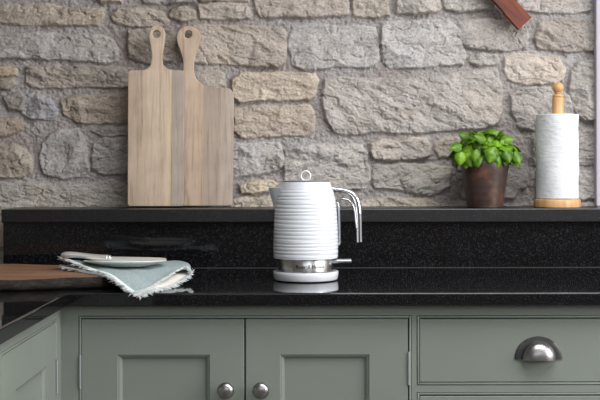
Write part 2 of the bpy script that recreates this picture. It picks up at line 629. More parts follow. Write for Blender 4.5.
struct('wall_left', box(-1.3, -1.14, RY, 0.8, 0, 2.5), M['dark_wall'], 'plain taupe wall at the left', 'wall')
struct('wall_right', wall_with_hole('X', (2.4, 2.55), RY, 0.9, -2.3, -0.2, 1.05, 2.3), M['plaster'], 'white plaster wall with a wide window', 'wall')
struct('wall_front', wall_with_hole('Y', (RY - 0.15, RY), -1.3, 2.55, -0.7, 1.9, 1.45, 2.3), M['dark_wall'], 'taupe painted wall with a high window opposite the stone wall', 'wall')
bm = bmesh.new()
for y in (-2.3, -1.275, -0.25):
    add_box(bm, 2.44, 2.50, y, y + 0.05, 1.05, 2.3)
for z in (1.05, 2.25):
    add_box(bm, 2.44, 2.50, -2.3, -0.2, z, z + 0.05)
struct('window_1', bm, M['trim'], 'white window frame in the right wall', 'window')
bm = bmesh.new()
for x in (-0.7, 0.575, 1.85):
    add_box(bm, x, x + 0.05, RY - 0.1, RY - 0.04, 1.45, 2.3)
for z in (1.45, 2.25):
    add_box(bm, -0.7, 1.9, RY - 0.1, RY - 0.04, z, z + 0.05)
struct('window_2', bm, M['trim'], 'white window frame behind the viewer', 'window')
# white casing at the right edge of the photograph, standing on the ledge
x0 = P(596.3, 100, 0.728).x
bm = box(x0, x0 + 0.09, 0.728, 0.757, LEDGE, 2.3, bev=0.003)
struct('trim_1', bm, M['trim'], 'white painted upright casing at the right end of the stone wall', 'trim')

# ------------------------------------------------------------------ worktop, upstand, ledge
def worktop():
    bm = bmesh.new()
    pts = [(-1.135, 0.742), (1.6, 0.742), (1.6, 0.0), (-0.479, 0.0), (-0.479, -1.5), (-1.135, -1.5)]
    top = [bm.verts.new((x, y, TOP)) for x, y in pts]
    f = bm.faces.new(top)
    r = bmesh.ops.extrude_face_region(bm, geom=[f])
    vs = [e for e in r['geom'] if isinstance(e, bmesh.types.BMVert)]
    bmesh.ops.translate(bm, vec=(0, 0, -0.0274), verts=vs)
    bmesh.ops.recalc_face_normals(bm, faces=bm.faces)
    es = [e for e in bm.edges if abs(e.verts[0].co.z - e.verts[1].co.z) < 1e-6]
    bmesh.ops.bevel(bm, geom=es, offset=0.0036, segments=6, affect='EDGES', profile=0.5)
    o = obj('worktop', bm, M['granite'])
    tag(o, 'polished black granite L-shaped worktop lying over the sage green cupboards', 'worktop')


worktop()
up = thing('granite_upstand', 'black granite upstand with a thicker ledge along the foot of the stone wall', 'upstand', (0.4, 0.6, TOP))
obj('panel', box(-0.759, 1.6, 0.583, 0.742, TOP, LEDGE - 0.0335), M['granite'], up)
bm = box(-0.7600, 1.6, 0.566, 0.752, LEDGE - 0.0335, LEDGE, bev=0.0022)
obj('ledge', bm, M['granite_honed'], up)
obj('sealant_joint', box(-0.759, 1.6, 0.5812, 0.584, TOP + 0.0002, TOP + 0.0014), M['sealant'], up)

# ------------------------------------------------------------------ cabinets
FRONT = Matrix(((1, 0, 0, 0), (0, 0, -1, 0.035), (0, 1, 0, 0), (0, 0, 0, 1)))     # u=x, v=z, w=-y
SIDE = Matrix(((0, 0, 1, -0.498), (1, 0, 0, 0), (0, 1, 0, 0), (0, 0, 0, 1)))       # u=y, v=z, w=+x


def lbox(bm, T, u0, u1, v0, v1, w0, w1, bev=0.0, seg=2):
    return add_box(bm, u0, u1, v0, v1, w0, w1, bev, seg, T)


def face_frame(T, u0, u1, v0, v1, openings, thick=0.022):
    """rails and stiles around rectangular openings (each (a,b,c,d) is the outer edge of its bead)"""
    us = sorted({u0, u1} | {o_[0] for o_ in openings} | {o_[1] for o_ in openings})
    vs = sorted({v0, v1} | {o_[2] for o_ in openings} | {o_[3] for o_ in openings})
    bm = bmesh.new()
    grid = {}
    def gv(a, b, c):
        k = (round(a, 6), round(b, 6), c)
        if k not in grid: grid[k] = bm.verts.new((a, b, c))
        return grid[k]
    solid = lambda i, j: 0 <= i < len(us) - 1 and 0 <= j < len(vs) - 1 and not any(
        o_[0] - 1e-6 <= us[i] and us[i + 1] <= o_[1] + 1e-6 and o_[2] - 1e-6 <= vs[j] and vs[j + 1] <= o_[3] + 1e-6 for o_ in openings)
    for i in range(len(us) - 1):
        for j in range(len(vs) - 1):
            if not solid(i, j): continue
            a, b, c, d = us[i], us[i + 1], vs[j], vs[j + 1]
            for w in (0, -thick):
                bm.faces.new([gv(a, c, w), gv(b, c, w), gv(b, d, w), gv(a, d, w)])
            for (di, dj, p_, q_) in ((-1, 0, (a, c), (a, d)), (1, 0, (b, c), (b, d)), (0, -1, (a, c), (b, c)), (0, 1, (a, d), (b, d))):
                if not solid(i + di, j + dj):
                    bm.faces.new([gv(*p_, 0), gv(*q_, 0), gv(*q_, -thick), gv(*p_, -thick)])
    for v_ in bm.verts: v_.co = T @ v_.co
    return bm


def bead(T, o_, q=0.0011, wd=0.0042):
    """round bead set just inside an opening, with a fine quirk around it"""
    a, b, c, d = o_[0] + q, o_[1] - q, o_[2] + q, o_[3] - q
    bm = bmesh.new()
    lbox(bm, T, a, a + wd, c, d, -0.02, 0.001, 0.0014)
    lbox(bm, T, b - wd, b, c, d, -0.02, 0.001, 0.0014)
    lbox(bm, T, a + wd, b - wd, d - wd, d, -0.02, 0.001, 0.0014)
    lbox(bm, T, a + wd, b - wd, c, c + wd, -0.02, 0.001, 0.0014)
    return bm


def loops_mesh(T, rects, cap=True):
    """rects: list of (u0,u1,v0,v1,w) nested rectangles joined into one skin"""
    bm = bmesh.new()
    rr = [[bm.verts.new(T @ Vector(p_)) for p_ in ((a, c, w), (b, c, w), (b, d, w), (a, d, w))] for a, b, c, d, w in rects]
    for i in range(len(rr) - 1):
        for k in range(4):
            bm.faces.new((rr[i][k], rr[i][(k + 1) % 4], rr[i + 1][(k + 1) % 4], rr[i + 1][k]))
    if cap:
        bm.faces.new(rr[-1])
    return bm


def make_door(T, parent, u0, u1, v0, v1, pu0, pu1, pv0, pv1, hinge=None, knob=None, label=None):
    """shaker door: frame with a stepped moulding around a sunk panel"""
    s = 0.0012
    rects = [(u0, u1, v0, v1, -0.020), (u0, u1, v0, v1, -s), (u0 + s, u1 - s, v0 + s, v1 - s, 0.0),
             (pu0, pu1, pv0, pv1, 0.0), (pu0 + .0012, pu1 - .0012, pv0 + .0012, pv1 - .0012, -.0028),
             (pu0 + .004, pu1 - .004, pv0 + .004, pv1 - .004, -.0034), (pu0 + .008, pu1 - .008, pv0 + .008, pv1 - .008, -.0075),
             (pu0 + .0095, pu1 - .0095, pv0 + .0095, pv1 - .0095, -.0105)]
    d = obj('door', loops_mesh(T, rects, cap=False), M['paint'], parent)
    if label: d['label'] = label
    q = 0.0095
    bm = bmesh.new()
    lbox(bm, T, pu0 + q - .001, pu1 - q + .001, pv0 + q - .001, pv1 - q + .001, -.016, -.0102)
    obj('panel', bm, M['paint'], d)
    if hinge is not None:
        for (hv0, hv1) in hinge[1]:
            bm = bmesh.new()
            c0 = T @ Vector((hinge[0], hv0, 0.0015))
            h = hv1 - hv0
            r = 0.0027
            lathe(bm, [(0.0, -.003), (r * .8, -.0015), (r * .7, 0), (r, .0005), (r, h * .33), (r * .8, h * .335), (r, h * .34), (r, h * .66), (r * .8, h * .665),
                       (r, h * .67), (r, h - .0005), (r * .7, h), (r * .8, h + .0015), (0.0, h + .003)], c0, 14)
            o = obj('hinge', bm, M['hinge'], d, smooth=True)
            o['label'] = 'small silver barrel hinge'
    if knob is not None:
        c0 = T @ Vector((knob[0], knob[1], 0))
        prof = [(0.0095, 0), (0.0095, .002), (0.006, .004), (0.0055, .012), (0.0085, .0145), (0.0140, .017), (0.0172, .0215), (0.0170, .0255),
                (0.0145, .0295), (0.0095, .0322), (0.004, .0334), (0.0, .0337)]
        o = obj('knob', lathe(bmesh.new(), prof, c0, 40, axis='-Y'), M['steel'], d, smooth='all')
        o['label'] = 'round satin metal knob'
    return d


M['hinge'] = mat('hinge_metal', lin(190, 192, 196), 0.35, 0.9)
FZ0, FZ1 = 0.10, TOP - 0.0274


def carcass(T, parent, u0, u1, depth=0.54):
    bm = bmesh.new()
    lbox(bm, T, u0, u1, FZ0, FZ1, -depth, -0.0222)
    obj('carcass', bm, M['paint'], parent)
    bm = bmesh.new()
    lbox(bm, T, u0, u1, 0.0, FZ0, -depth, -0.07)
    obj('plinth', bm, M['paint'], parent)


S = 1 / 486.7
ux = lambda px: (px - CX) * S
vz = lambda py: CAM.z - (py - CY) * S
# double cupboard
cup = thing('double_cupboard', 'sage green two-door cupboard under the black worktop, below the white kettle', 'cupboard', (-0.12, 0.3, 0))
op = (ux(78.3), ux(411.3), 0.125, vz(315.4))
obj('face_frame', face_frame(FRONT, -0.53, 0.2262, FZ0, FZ1, [op]), M['paint'], cup)
obj('bead', bead(FRONT, op), M['paint'], cup, smooth=True)
carcass(FRONT, cup, -0.53, 0.2262)
ztop, zbot = vz(318.9), 0.133
make_door(FRONT, cup, ux(81.2), ux(243.8), zbot, ztop, ux(117), ux(209.5), 0.215, vz(354.5),
          (ux(79.9), [(vz(387), vz(355.5)), (0.20, 0.265)]), (ux(226), vz(388.6)), 'left cupboard door with a round metal knob')
make_door(FRONT, cup, ux(245.3), ux(407.6), zbot, ztop, ux(279.7), ux(369), 0.215, vz(354.5),
          (ux(408.3), [(vz(384), vz(353)), (0.20, 0.265)]), (ux(260.8), vz(388.6)), 'right cupboard door with a round metal knob')
# drawer unit
dr = thing('drawer_unit', 'sage green drawer unit with a metal cup handle, right of the cupboard', 'drawers', (0.48, 0.3, 0))
dx0, dx1 = ux(416.4), ux(659.6)
ops = [(dx0, dx1, vz(385.6), vz(315.6)), (dx0, dx1, 0.42, vz(392.6)), (dx0, dx1, 0.125, 0.40)]
obj('face_frame', face_frame(FRONT, 0.2262, 0.76, FZ0, FZ1, ops), M['paint'], dr)
carcass(FRONT, dr, 0.2262, 0.76)


def cup_pull(T, parent, u, v):
    """half-dome bin pull (u centre, v bottom edge)"""
    bm = bmesh.new()
    n, m_ = 32, 10
    # back flange: half ring with a rounded face
    A, B, a, b = 0.0490, 0.0465, 0.0355, 0.0375
    sec = [(1.0, 0.0), (1.0, 0.0018), (0.9, 0.0028), (0.35, 0.0030), (0.0, 0.0034)]
    rings = []
    for i in range(n + 1):
        t = PI * i / n
        cx_, sx_ = math.cos(t), math.sin(t)
        rings.append([bm.verts.new(T @ Vector((u + (a + (A - a) * q) * cx_, v + (b + (B - b) * q) * sx_, w))) for q, w in sec])
    for i in range(n):
        for j in range(len(sec) - 1):
            bm.faces.new((rings[i][j], rings[i + 1][j], rings[i + 1][j + 1], rings[i][j + 1]))
    o1 = obj('flange', bm, M['pewter'], parent, smooth=True)
    bm = bmesh.new()
    outer, inner = [], []
    for i in range(n + 1):
        t = PI * i / n
        for lst, k, off in ((outer, 1.0, 0.0), (inner, 0.93, 0.0)):
            col = []
            for j in range(m_ + 1):
                ph = (PI / 2) * j / m_
                r = math.cos(ph) ** 0.75
                col.append(bm.verts.new(T @ Vector((u + a * k * r * math.cos(t), v + b * k * r * math.sin(t), 0.0034 + 0.024 * k * math.sin(ph)))))
            lst.append(col)
    for lst in (outer, inner):
        for i in range(n):
            for j in range(m_):
                bm.faces.new((lst[i][j], lst[i + 1][j], lst[i + 1][j + 1], lst[i][j + 1]))
    for side in (0, n):
        for j in range(m_):
            bm.faces.new((outer[side][j], outer[side][j + 1], inner[side][j + 1], inner[side][j]))
    bmesh.ops.remove_doubles(bm, verts=bm.verts, dist=1e-5)
    o2 = obj('cup', bm, M['steel'], parent, smooth=True)
    return o1, o2


for i, o_ in enumerate(ops):
    obj('bead', bead(FRONT, o_), M['paint'], dr, smooth=True)
    e = 0.0076
    u0, u1, v0, v1 = o_[0] + e - .0015, o_[1] - e + .0015, o_[2] + e - .001, o_[3] - e
    s = 0.0012
    d = obj('drawer', loops_mesh(FRONT, [(u0, u1, v0, v1, -.02), (u0, u1, v0, v1, -s), (u0 + s, u1 - s, v0 + s, v1 - s, 0)]), M['paint'], dr)
    if i == 0:
        d['label'] = 'top drawer front with a half-moon metal cup handle'
        f_, c_ = cup_pull(FRONT, d, ux(538), vz(359.3))
    elif i == 1:
        cup_pull(FRONT, d, ux(538), (v0 + v1) / 2)
    else:
        cup_pull(FRONT, d, ux(538), (v0 + v1) / 2)
# filler run to the right, out of the photograph
fr = thing('end_cupboard', 'plain sage green end cupboard beyond the drawers', 'cupboard', (1.15, 0.3, 0))
obj('face_frame', face_frame(FRONT, 0.76, 1.58, FZ0, FZ1, []), M['paint'], fr)
carcass(FRONT, fr, 0.76, 1.58)
# left return, facing right
lc = thing('corner_cupboard', 'sage green cupboard on the left return, turned to face right', 'cupboard', (-0.78, -0.5, 0))
DL = lambda px: 0.498 * F / (CX - px) + CAM.y
lop = (-0.4290, DL(55.4) + 0.0078, 0.125, vz(315.6))
lop2 = (-0.93, -0.4500, 0.125, vz(315.6))
obj('face_frame', face_frame(SIDE, -1.48, 0.0347, FZ0, FZ1, [lop, lop2]), M['paint'], lc)
carcass(SIDE, lc, -1.48, 0.0347, 0.60)
for o_ in (lop, lop2):
    obj('bead', bead(SIDE, o_), M['paint'], lc, smooth=True)
    e = 0.0072
    a, b = o_[0] + e, o_[1] - e
    make_door(SIDE, lc, a, b, 0.133, o_[3] - e, a + 0.085, b - 0.082, 0.215, vz(354.5), (b + 0.0022, [(0.703, 0.766), (0.2, 0.265)]), None,
              'door of the left return with a long silver hinge' if o_ is lop else None)

# ------------------------------------------------------------------ chopping boards leaning on the wall
def cutout(name, outline, hole, thick, bev, tilt, y_front, m, label, group=None, res=6):
    """board cut from an outline (pixel trace turned to metres), with a drilled hole and rounded arrises"""
    zb = min(P(a, b, y_front).z for a, b in outline)

    def on_board(a, b):
        y = y_front
        for _ in range(5):
            q_ = P(a, b, y)
            y = y_front + (q_.z - zb) * math.tan(tilt)
        return Vector((q_.x, y, zb + (q_.z - zb) / math.cos(tilt)))

    pts = [on_board(a, b) for a, b in outline]
    xc = sum(p_.x for p_ in pts) / len(pts)
    cu = bpy.data.curves.new(name, 'CURVE')
    cu.dimensions = '2D'
    cu.fill_mode = 'BOTH'
    cu.extrude = thick / 2 - bev
    cu.bevel_depth = bev
    cu.bevel_resolution = 2
    cu.offset = -bev
    s = cu.splines.new('POLY')
    s.points.add(len(pts) - 1)
    for q, p_ in zip(s.points, pts):
        q.co = (p_.x - xc, p_.z - zb, 0, 1)
    s.use_cyclic_u = True
    if hole:
        h = on_board(hole[0], hole[1])
        r = hole[2] * (y_front - CAM.y) / F + bev
        s = cu.splines.new('POLY')
        n = 24
        s.points.add(n - 1)
        for k in range(n):
            s.points[k].co = (h.x - xc + r * math.cos(2 * PI * k / n), h.z - zb + r * math.sin(2 * PI * k / n), 0, 1)
        s.use_cyclic_u = True
    tmp = bpy.data.objects.new('tmp', cu)
    COL.objects.link(tmp)
    dg = bpy.context.evaluated_depsgraph_get()
    me = bpy.data.meshes.new_from_object(tmp.evaluated_get(dg))
    bpy.data.objects.remove(tmp)
    me.materials.clear()
    # curve plane (x, y, 0) -> upright (x, 0, z); front face looks to -y
    me.transform(Matrix(((1, 0, 0, 0), (0, 0, -1, 0), (0, 1, 0, 0), (0, 0, 0, 1))))
    bm = bmesh.new()
    bm.from_mesh(me)
    bmesh.ops.remove_doubles(bm, verts=bm.verts, dist=1e-6)
    o = obj(name, bm, m, smooth=35)
    o.location = (xc, y_front + thick / 2, zb)
    o.rotation_euler = (-tilt, 0, 0)
    return tag(o, label, 'chopping board', group)


def smooth_outline(keys, n=4):
    """keys: px points; those flagged 's' start a smooth run"""
    out, run = [], []
    for k in keys:
        if len(k) == 3:
            run.append(Vector((k[0], k[1], 0)))
        else:
            if len(run) > 1:
                out += [(v_.x, v_.y) for v_ in catmull(run, n)]
            run = []
            out.append((k[0], k[1]))
    if len(run) > 1:
        out += [(v_.x, v_.y) for v_ in catmull(run, n)]
    return out


b1 = smooth_outline([(129.5, 206.6), (128, 205.9), (127.4, 204.3), (127.9, 73.5), (128.6, 71.5), (130.4, 70.6),
                     (144, 70.2, 1), (148.3, 68.2, 1), (151, 63.5, 1), (151.6, 55, 1), (150.3, 45, 1), (148.9, 36, 1), (149.6, 30.6, 1), (152.6, 27, 1), (157, 25.8, 1), (161.5, 27, 1), (164.2, 30.5, 1),
                     (164.9, 36, 1), (163.6, 45, 1), (162.2, 55, 1), (162.3, 62, 1), (164, 66.5, 1), (168.5, 69.4, 1), (175, 70, 1),
                     (181.5, 70.3), (183.5, 71.3), (184.4, 73.5), (183.4, 204.5), (182.6, 206), (181, 206.6)])
b2 = smooth_outline([(165, 206.2), (163.5, 205.5), (163, 204), (164, 92), (165.5, 89),
                     (172, 85.5, 1), (178, 83, 1), (181.3, 78, 1), (182.8, 70, 1), (183, 62, 1), (181, 53, 1), (177.8, 44, 1), (176.7, 37, 1), (178.6, 31, 1), (182.6, 27.4, 1), (188, 26, 1), (193.4, 27.2, 1), (198, 30.6, 1),
                     (200.4, 36, 1), (199.3, 43.5, 1), (196.2, 53, 1), (194, 62, 1), (193.8, 70, 1), (195.3, 77, 1), (199, 82, 1), (205, 85.8, 1), (213, 87.4, 1), (221, 87.8, 1),
                     (227.5, 88.3, 1), (231, 90, 1), (233, 93.2, 1), (233.6, 97, 1), (233.7, 101), (232.4, 204), (231.6, 205.6), (230, 206.2)])
W1 = plank_wood('bleached_wood', [(0.0, lin(190, 170, 150)), (0.30, lin(198, 178, 157)), (0.52, lin(194, 174, 152)), (0.70, lin(206, 184, 153)), (0.74, lin(160, 147, 136))],
                (0.62, 0.57, 0.53, 1), -0.072, 0.076, 1.0)
W2 = plank_wood('grey_grain_wood', [(0.0, lin(188, 167, 147)), (0.52, lin(186, 162, 140)), (0.60, lin(166, 150, 136)), (0.85, lin(172, 157, 144))],
                (0.56, 0.51, 0.47, 1), -0.092, 0.092, 4.0)
cutout('chopping_board', b1, (156.2, 34.4, 3.1), 0.018, 0.0022, math.radians(5.4), 0.655, W1,
       'pale wooden chopping board with a narrow handle, leaning in front of another at left')
cutout('chopping_board', b2, (188.1, 34.4, 3.1), 0.017, 0.0022, math.radians(4.2), 0.682, W2,
       'wooden chopping board with a wide round-ended handle, behind the narrower-handled one')

# ------------------------------------------------------------------ slanting wooden bar on the wall, top right
def wooden_bar():
    m = mat('red_wood', rough=0.6)
    v = coords(m, (60, 60, 6))
    base(m, ramp(m, noise(m, v, 1.0, 5, 0.6), [(0.3, lin(60, 24, 13)), (0.5, lin(112, 48, 26)), (0.75, lin(142, 70, 40))]))
    y0, th = 0.700, 0.024
    e0, e1 = P(519.2, 29.2, y0), P(531.6, 17.4, y0)
    mid = (e0 + e1) / 2
    d = (P(494, -11, y0) - P(525.4, 23.3, y0)).normalized()
    n = Vector((-d.z, 0, d.x))
    if n.x > 0: n = -n                   # towards lower left
    hw = (e0 - e1).length / 2
    bm = bmesh.new()
    secs = []
    prof = [(0, 1.0), (0.010, 1.0), (0.045, 0.99), (0.062, 0.93), (0.085, 0.90), (0.12, 0.94), (0.16, 0.98), (0.24, 0.97), (0.34, 0.97)]
    for t, k in prof:
        c = mid + d * t
        secs.append([bm.verts.new(c + n * hw * k * s + Vector((0, yy, 0))) for s, yy in ((1, 0), (-1, 0), (-1, th), (1, th))])
    for i in range(len(secs) - 1):
        for k in range(4):
            bm.faces.new((secs[i][k], secs[i][(k + 1) % 4], secs[i + 1][(k + 1) % 4], secs[i + 1][k]))
    bm.faces.new(secs[0])
    bm.faces.new(secs[-1])
    bmesh.ops.bevel(bm, geom=[e for e in bm.edges if e.calc_face_angle(0) > 0.6], offset=0.0018, segments=2, affect='EDGES')
    # turn so the grain runs along the bar: rotate mesh into its own frame
    o = obj('hanging_wooden_bar', bm, m, smooth=30)
    ang = math.atan2(d.x, d.z)
    R = Matrix.Rotation(ang, 4, 'Y')
    o.data.transform(R.inverted() @ Matrix.Translation(-mid))
    o.matrix_world = Matrix.Translation(mid) @ R
    tag(o, 'reddish brown wooden bar hanging aslant on the stone wall, upper right', 'wooden bar')


wooden_bar()

# ------------------------------------------------------------------ paper towel holder and roll
KY = 0.642
kc = P(557.3, 208, KY)
kc.z = LEDGE
h = thing('paper_towel_holder', 'pale turned wooden kitchen roll holder on the granite ledge', 'kitchen roll holder', kc)
kz = lambda py: P(558, py, KY).z
bm = lathe(bmesh.new(), [(0.0575, LEDGE + 0.0005), (0.0590, LEDGE + 0.002), (0.0595, LEDGE + 0.008), (0.0590, LEDGE + 0.018), (0.0575, LEDGE + 0.0215), (0.055, LEDGE + 0.0225), (0.0, LEDGE + 0.0225)], (kc.x, KY, 0), 72)
obj('base', bm, M['beech'], h, smooth=True)
pr = [(0.0145, LEDGE + 0.02), (0.0147, kz(100)), (0.0149, kz(98.6)), (0.0140, kz(97.8)), (0.0118, kz(97.4)), (0.0140, kz(96.9)), (0.0143, kz(96)), (0.0138, kz(95.3)), (0.0085, kz(94.8)), (0.0078, kz(94.0)), (0.0095, kz(93.3))]
zc, rr = kz(87.8), 0.0147
for k in range(11):
    a = -1.0 + (PI / 2 + 1.0) * k / 10
    pr.append((max(rr * math.cos(a), 0.0), zc + rr * math.sin(a)))
bm = lathe(bmesh.new(), pr, (kc.x + 0.002, KY, 0), 40)
obj('pole', bm, M['beech'], h, smooth=True)
rz0, rz1 = LEDGE + 0.0232, P(558, 113.6, KY - 0.056).z
n_ = 80
def roll_fn(r, z, a):
    return (r + (0.0006 * math.sin(3 * a + z * 40) + 0.0005 * math.sin(7 * a - z * 90) if r > 0.03 else 0), z)
pro = [(0.0185, rz0 + .001), (0.053, rz0)] + [(0.0544, rz0 + 0.0015 + (rz1 - rz0 - 0.003) * k / 30) for k in range(31)] + [(0.053, rz1), (0.0185, rz1 - .001), (0.0185, rz0 + .001)]
bm = lathe(bmesh.new(), pro, (kc.x, KY, 0), n_, roll_fn, cap=False)
bmesh.ops.remove_doubles(bm, verts=bm.verts, dist=1e-6)
o = recenter(obj('paper_towel_roll', bm, M['paper'], smooth=True))
tag(o, 'white kitchen paper roll standing on the wooden holder', 'kitchen roll')

# ------------------------------------------------------------------ basil in a pot
PY = 0.645
pc = P(484.8, 208, PY)
pc.z = LEDGE
plant = thing('basil_plant', 'bushy green basil in a dark brown pot on the granite ledge', 'potted plant', pc)
pm = mat('brown_pot', rough=0.4)
vv = coords(pm, (3, 3, 26))
f1 = noise(pm, vv, 3.0, 4, 0.6)
f2 = noise(pm, coords(pm), 22, 3, 0.5)
ca = ramp(pm, f1, [(0.3, lin(50, 38, 34)), (0.6, lin(70, 53, 47)), (0.8, lin(82, 62, 54))])
base(pm, mixc(pm, ca, lin(116, 78, 60), ramp(pm, f2, [(0.54, (0, 0, 0, 1)), (0.72, (0.75, 0.75, 0.75, 1))])))
bump(pm, f1, 0.25, 0.002)
ph = 0.119
pr = [(0.0, 0.0), (0.0435, 0.0), (0.0455, 0.0015), (0.0475, 0.012), (0.0535, ph * .45), (0.0600, ph * .8), (0.0640, ph - .002), (0.0632, ph), (0.0600, ph), (0.0590, ph - .003), (0.052, ph * .5), (0.044, 0.006), (0.0, 0.006)]
obj('pot', lathe(bmesh.new(), pr, (pc.x, PY, LEDGE), 64, cap=False), pm, plant, smooth=True)
sm = mat('soil', lin(42, 32, 26), 1.0)
bump(sm, noise(sm, coords(sm), 150, 4), 1.0, 0.004)
obj('soil', lathe(bmesh.new(), [(0.0, ph - .008), (0.03, ph - .010), (0.0578, ph - .012), (0.0570, ph - .022), (0.0, ph - .022)], (pc.x, PY, LEDGE), 40, cap=False), sm, plant, smooth=True)


def leaf_into(bm, layer, origin, direction, normal, Ln, W, droop, cupping, tint):
    d = direction.normalized()
    nn = (normal - d * normal.dot(d)).normalized()
    sd = d.cross(nn)
    nu, nv = 9, 6
    rows = []
    for i in range(nu + 1):
        t = i / nu
        wv = (math.sin(PI * min(1, t ** 0.72)) ** 0.75) * W * 0.5 if 0 < t < 1 else 0.0008
        row = []
        for j in range(-nv // 2, nv // 2 + 1):
            s = j / (nv / 2)
            off = -cupping * (s * s) * wv + 0.10 * wv * abs(s) ** 0.5 * 1.2 - 0.10 * wv + 0.05 * wv * math.sin(t * 17 + abs(s) * 4.0)
            z = -droop * Ln * (t ** 1.8) + cupping * 0.5 * Ln * 0.35 * math.sin(PI * t)
            vtx = bm.verts.new(origin + d * (t * Ln * (1 - 0.15 * droop)) + sd * (s * wv) + nn * (z + off))
            g_ = tint * (1.0 - 0.12 * abs(s)) * (1.25 if j == 0 else 1.0)
            vtx[layer] = (g_, g_, g_, 1)
            row.append(vtx)
        rows.append(row)
    for i in range(nu):
        for j in range(nv):
            bm.faces.new((rows[i][j], rows[i][j + 1], rows[i + 1][j + 1], rows[i + 1][j]))


bm = bmesh.new()
lay = bm.verts.layers.float_color.new('tint')
cen = Vector((pc.x + 0.002, PY, LEDGE + ph + 0.004))
rl = random.Random(21)
cnt = 0
while cnt < 260:
    az = rl.uniform(0, 2 * PI)
    el = math.asin(rl.uniform(-0.05, 1))
    rad = rl.uniform(0.74, 0.95) if cnt < 150 else rl.uniform(0.92, 1.08)
    u = Vector((math.cos(az) * math.cos(el), math.sin(az) * math.cos(el), math.sin(el)))
    p_ = cen + Vector((u.x * 0.082, u.y * 0.068, u.z * 0.068)) * rad
    outd = Vector((u.x * u.z, u.y * u.z, -(1 - u.z * u.z))) + Vector((u.x, u.y, 0)) * 0.55
    outd += Vector((rl.uniform(-.7, .7), rl.uniform(-.7, .7), rl.uniform(-.5, .7)))
    nrm = u + Vector((rl.uniform(-.45, .45), rl.uniform(-.45, .45), 0.30 + rl.uniform(-.3, .3)))
    Ln = rl.uniform(0.028, 0.042)
    if p_.z - LEDGE < ph + 0.004: p_.z = LEDGE + ph + 0.004
    leaf_into(bm, lay, p_ - outd.normalized() * Ln * 0.45, outd, nrm, Ln, Ln * rl.uniform(0.74, 0.92), rl.uniform(0.12, 0.35), rl.uniform(0.4, 0.65), rl.choice([0.55, 0.75, 0.9, 1.05, 1.25]))
    cnt += 1
# the large drooping leaves over the rim that the photograph shows
for (px, py, yy, ddx, ddz, ln, wd, tint) in ((461.8, 151.5, 0.585, -0.15, -1.0, 0.036, 0.031, 1.05), (515.2, 151, 0.59, 0.35, -1.0, 0.038, 0.025, 0.85), (493.5, 148, 0.578, -0.25, -0.8, 0.040, 0.036, 1.0),
                                 (477, 149, 0.578, -0.2, -0.9, 0.036, 0.024, 0.8), (462, 145, 0.60, -0.8, -0.2, 0.033, 0.028, 1.15), (506, 150, 0.582, 0.2, -0.7, 0.034, 0.030, 0.75),
                                 (486.5, 140, 0.585, -0.6, 0.25, 0.036, 0.029, 0.8), (500, 141, 0.60, 0.9, 0.2, 0.036, 0.030, 0.95), (470, 138, 0.605, -0.7, 0.3, 0.034, 0.028, 0.6), (484, 136, 0.62, 0.8, 0.3, 0.040, 0.032, 0.8)):
    q = P(px, py, yy)
    leaf_into(bm, lay, q, Vector((ddx, -0.25, ddz)), Vector((0.1, -0.9, 0.45)), ln, wd, 0.15, 0.5, tint)
lm = mat('basil_leaf', rough=0.36)
va = N(lm, 'ShaderNodeVertexColor', layer_name='tint')
fz = noise(lm, coords(lm), 28, 2)
lc_ = ramp(lm, fz, [(0.35, lin(84, 132, 22)), (0.65, lin(130, 174, 40))])
lcol = mixc(lm, lc_, va.outputs['Color'], 1.0, 'MULTIPLY')
base(lm, lcol)
bump(lm, noise(lm, coords(lm), 160, 2), 0.3, 0.002)
tr = N(lm, 'ShaderNodeBsdfTranslucent')
L(lm, lcol, tr.inputs['Color'])
mx = N(lm, 'ShaderNodeMixShader')
mx.inputs[0].default_value = 0.3
out = lm.node_tree.nodes['Material Output']
L(lm, lm.node_tree.nodes['Principled BSDF'].outputs[0], mx.inputs[1])
L(lm, tr.outputs[0], mx.inputs[2])
L(lm, mx.outputs[0], out.inputs['Surface'])
me = bpy.data.meshes.new('foliage')
bm.to_mesh(me); bm.free()
obj('foliage', me, lm, plant, smooth='all')
bm = bmesh.new()
for k in range(16):
    a = 2 * PI * k / 16 + 0.2
    r0, r1 = rl.uniform(0.01, 0.04), rl.uniform(0.03, 0.055)
    p0 = Vector((pc.x + r0 * math.cos(a), PY + r0 * math.sin(a), LEDGE + ph - 0.014))
    p1 = Vector((pc.x + r1 * math.cos(a), PY + r1 * math.sin(a), LEDGE + ph + rl.uniform(0.015, 0.045)))
    tube(bm, catmull([p0, (p0 + p1) / 2 + Vector((0, 0, 0.006)), p1], 4), 0.0014, 6)
obj('stems', bm, mat('basil_stem', lin(104, 146, 52), 0.5), plant, smooth='all')

# ------------------------------------------------------------------ kettle on its base
KTY = 0.270
KS = (KTY - CAM.y) / F
kx = P(305.75, 230, KTY).x
KF = (KTY - 0.066 - CAM.y) / F
kz = lambda py: CAM.z - (py + 0.9 - CY) * KF
kr = lambda r: r * KS
kb = lathe(bmesh.new(), [(kr(30), kz(281.2)), (kr(31.2), kz(280.9)), (kr(31.9), kz(279.8)), (kr(32.5), kz(275.5)), (kr(32.6), kz(273.3)), (kr(32.2), kz(272.5)), (kr(29), kz(272.3)), (kr(28.6), kz(272.6)), (0, kz(272.6))], (kx, KTY, 0), 72)
ko = thing('kettle_stand', 'white round power stand under the kettle on the granite worktop', 'kettle stand', (kx, KTY, TOP))
obj('base_shell', kb, M['white_plastic'], ko, smooth=True)
obj('foot', lathe(bmesh.new(), [(kr(29.2), TOP + 0.0004), (kr(29.4), kz(281)), (0, kz(281))], (kx, KTY, 0), 64), M['black_rubber'], ko, smooth=True)

ket = thing('kettle', 'white ribbed electric kettle with chrome handle and steel band, centre of worktop', 'kettle', (kx, KTY, kz(272)))
